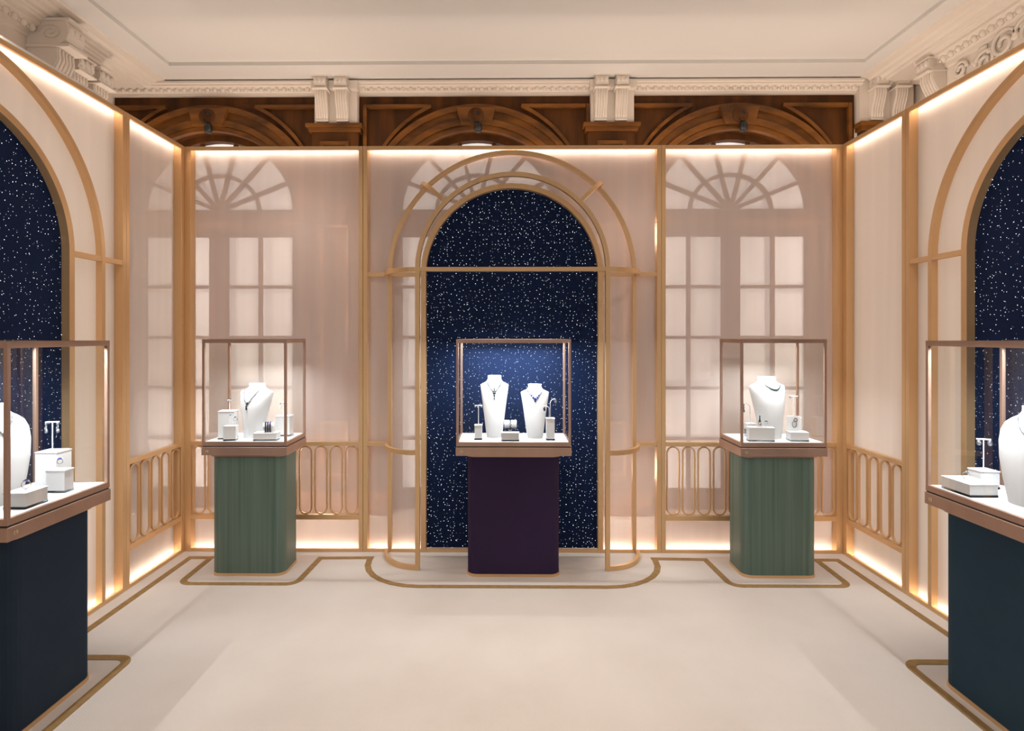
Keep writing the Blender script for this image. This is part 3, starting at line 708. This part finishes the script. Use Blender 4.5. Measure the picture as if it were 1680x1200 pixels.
hook_stand((1.600, 3.770, ZD+.09), PI, .135, .045, 'white curved earring stem at the left of the right green showcase')
earring((1.557, 3.768, ZD+.09+.124), .045, 'emerald', 'green drop earring at the left of the right green showcase', 'green drop earrings', .008)
hook_stand((1.578, 3.700, ZD), PI, .16, .014, 'lower curved earring stem beside the bust of the right green showcase')
riser((1.838, 3.620, ZD), R(-5), .115, .08, .059, 'low white riser at the front right of the right green showcase')
sq = empty('brooch_board', (1.830, 3.655, ZD+.059), 0, 'square white upright board with a silver brooch, right green showcase', 'display board')
MB().box(-.041, .041, -.006, .006, .001, .095).build('board', 'white', sq, bevel=.001)
brc = empty('brooch', (1.838, 3.643, ZD+.059+.055), 0, 'silver flower brooch on the square board of the right green showcase', 'brooch')
m = MB()
for k in range(7):
    a = k*2*PI/7; m.ball((.010*math.cos(a), 0, .014+.010*math.sin(a)), .007, 8, (1, .4, 1))
m.build('petals', 'silver', brc, smooth=True)
MB().tube([(-.006+.014*math.cos(t), 0, -.012+.020*math.sin(t)) for t in [2*PI*k/20 for k in range(20)]], .0016, 6, closed=True, up=(0, 1, 0)).build('loop', 'darkgem', brc, smooth=True)
riser((1.898, 3.775, ZD), 0, .07, .06, .13, 'white riser behind the square board in the right green showcase')
t_stand((1.893, 3.775, ZD+.13), 0, .140, .060, 'white T shaped earring stand at the right of the right green showcase')
for s in (-1, 1): earring((1.893+s*.024, 3.771, ZD+.13+.133), 0, 'emerald', f'{"left" if s < 0 else "right"} small stud earring on the right stand of the right green showcase', 'studs in the right green showcase', .007)

# --- near left case (seen cut by the picture edge)
b5, k5 = bust((-2.105, 2.215, ZD), R(72), .400, .28, ROUND, 'large white rounded bust in the navy showcase at the left edge')
necklace((-2.105, 2.215, ZD), R(72), .400, k5, ROUND, .89, .72, .045, .004, 'diamond', [(0, .004, .007)], 'diamond necklace on the bust of the navy showcase', 1.6)
riser((-2.090, 2.500, ZD), R(90), .090, .10, .159, 'tall white riser at the far end of the navy showcase')
t_stand((-2.095, 2.500, ZD+.159), R(20), .128, .052, 'white T shaped earring stand at the far end of the navy showcase')
for s in (-1, 1): earring((-2.095+s*.022*math.cos(R(20)), 2.496+s*.022*math.sin(R(20)), ZD+.159+.120), .034, 'diamond', f'{"left" if s < 0 else "right"} diamond drop earring in the navy showcase', 'diamond drops in the navy showcase', .0075)
riser((-1.985, 2.405, ZD), R(90), .055, .085, .098, 'middle white riser with a blue ring in the navy showcase')
ring((-1.985, 2.405, ZD+.098), R(50), 'blue stone ring on the middle riser of the navy showcase', 'sapphire', .010, .022)
riser((-1.960, 2.205, ZD), R(90), .110, .09, .064, 'low white riser at the near side of the navy showcase')
ring((-1.960, 2.205, ZD+.064), R(30), 'large diamond and blue ring on the low riser of the navy showcase', 'sapphire', .015, .004)

# --- near right case
b6, k6 = bust((2.055, 2.225, ZD), R(-72), .393, .27, ROUND, 'large white rounded bust in the petrol blue showcase at the right edge')
necklace((2.055, 2.225, ZD), R(-72), .393, k6, ROUND, .89, .74, .045, .0045, 'diamond', None, 'diamond necklace on the bust of the petrol blue showcase', 1.6)
riser((1.950, 2.425, ZD), R(-90), .155, .12, .055, 'low wide white riser at the far end of the petrol blue showcase')
ring((1.950, 2.440, ZD+.055), R(-30), 'silver ring lying on the low wide riser of the petrol blue showcase', 'diamond', .013, .002)
riser((2.085, 2.510, ZD), R(-90), .075, .085, .080, 'white riser under the earring stand of the petrol blue showcase')
t_stand((2.085, 2.510, ZD+.080), R(-20), .135, .052, 'white T shaped earring stand in the petrol blue showcase')
for s in (-1, 1): earring((2.085+s*.020*math.cos(R(20)), 2.506-s*.020*math.sin(R(20)), ZD+.080+.128), .012, 'diamond', f'{"left" if s < 0 else "right"} round diamond earring in the petrol blue showcase', 'round earrings in the petrol blue showcase', .010)

for o in S.objects:
    if '_k' in o: del o['_k']
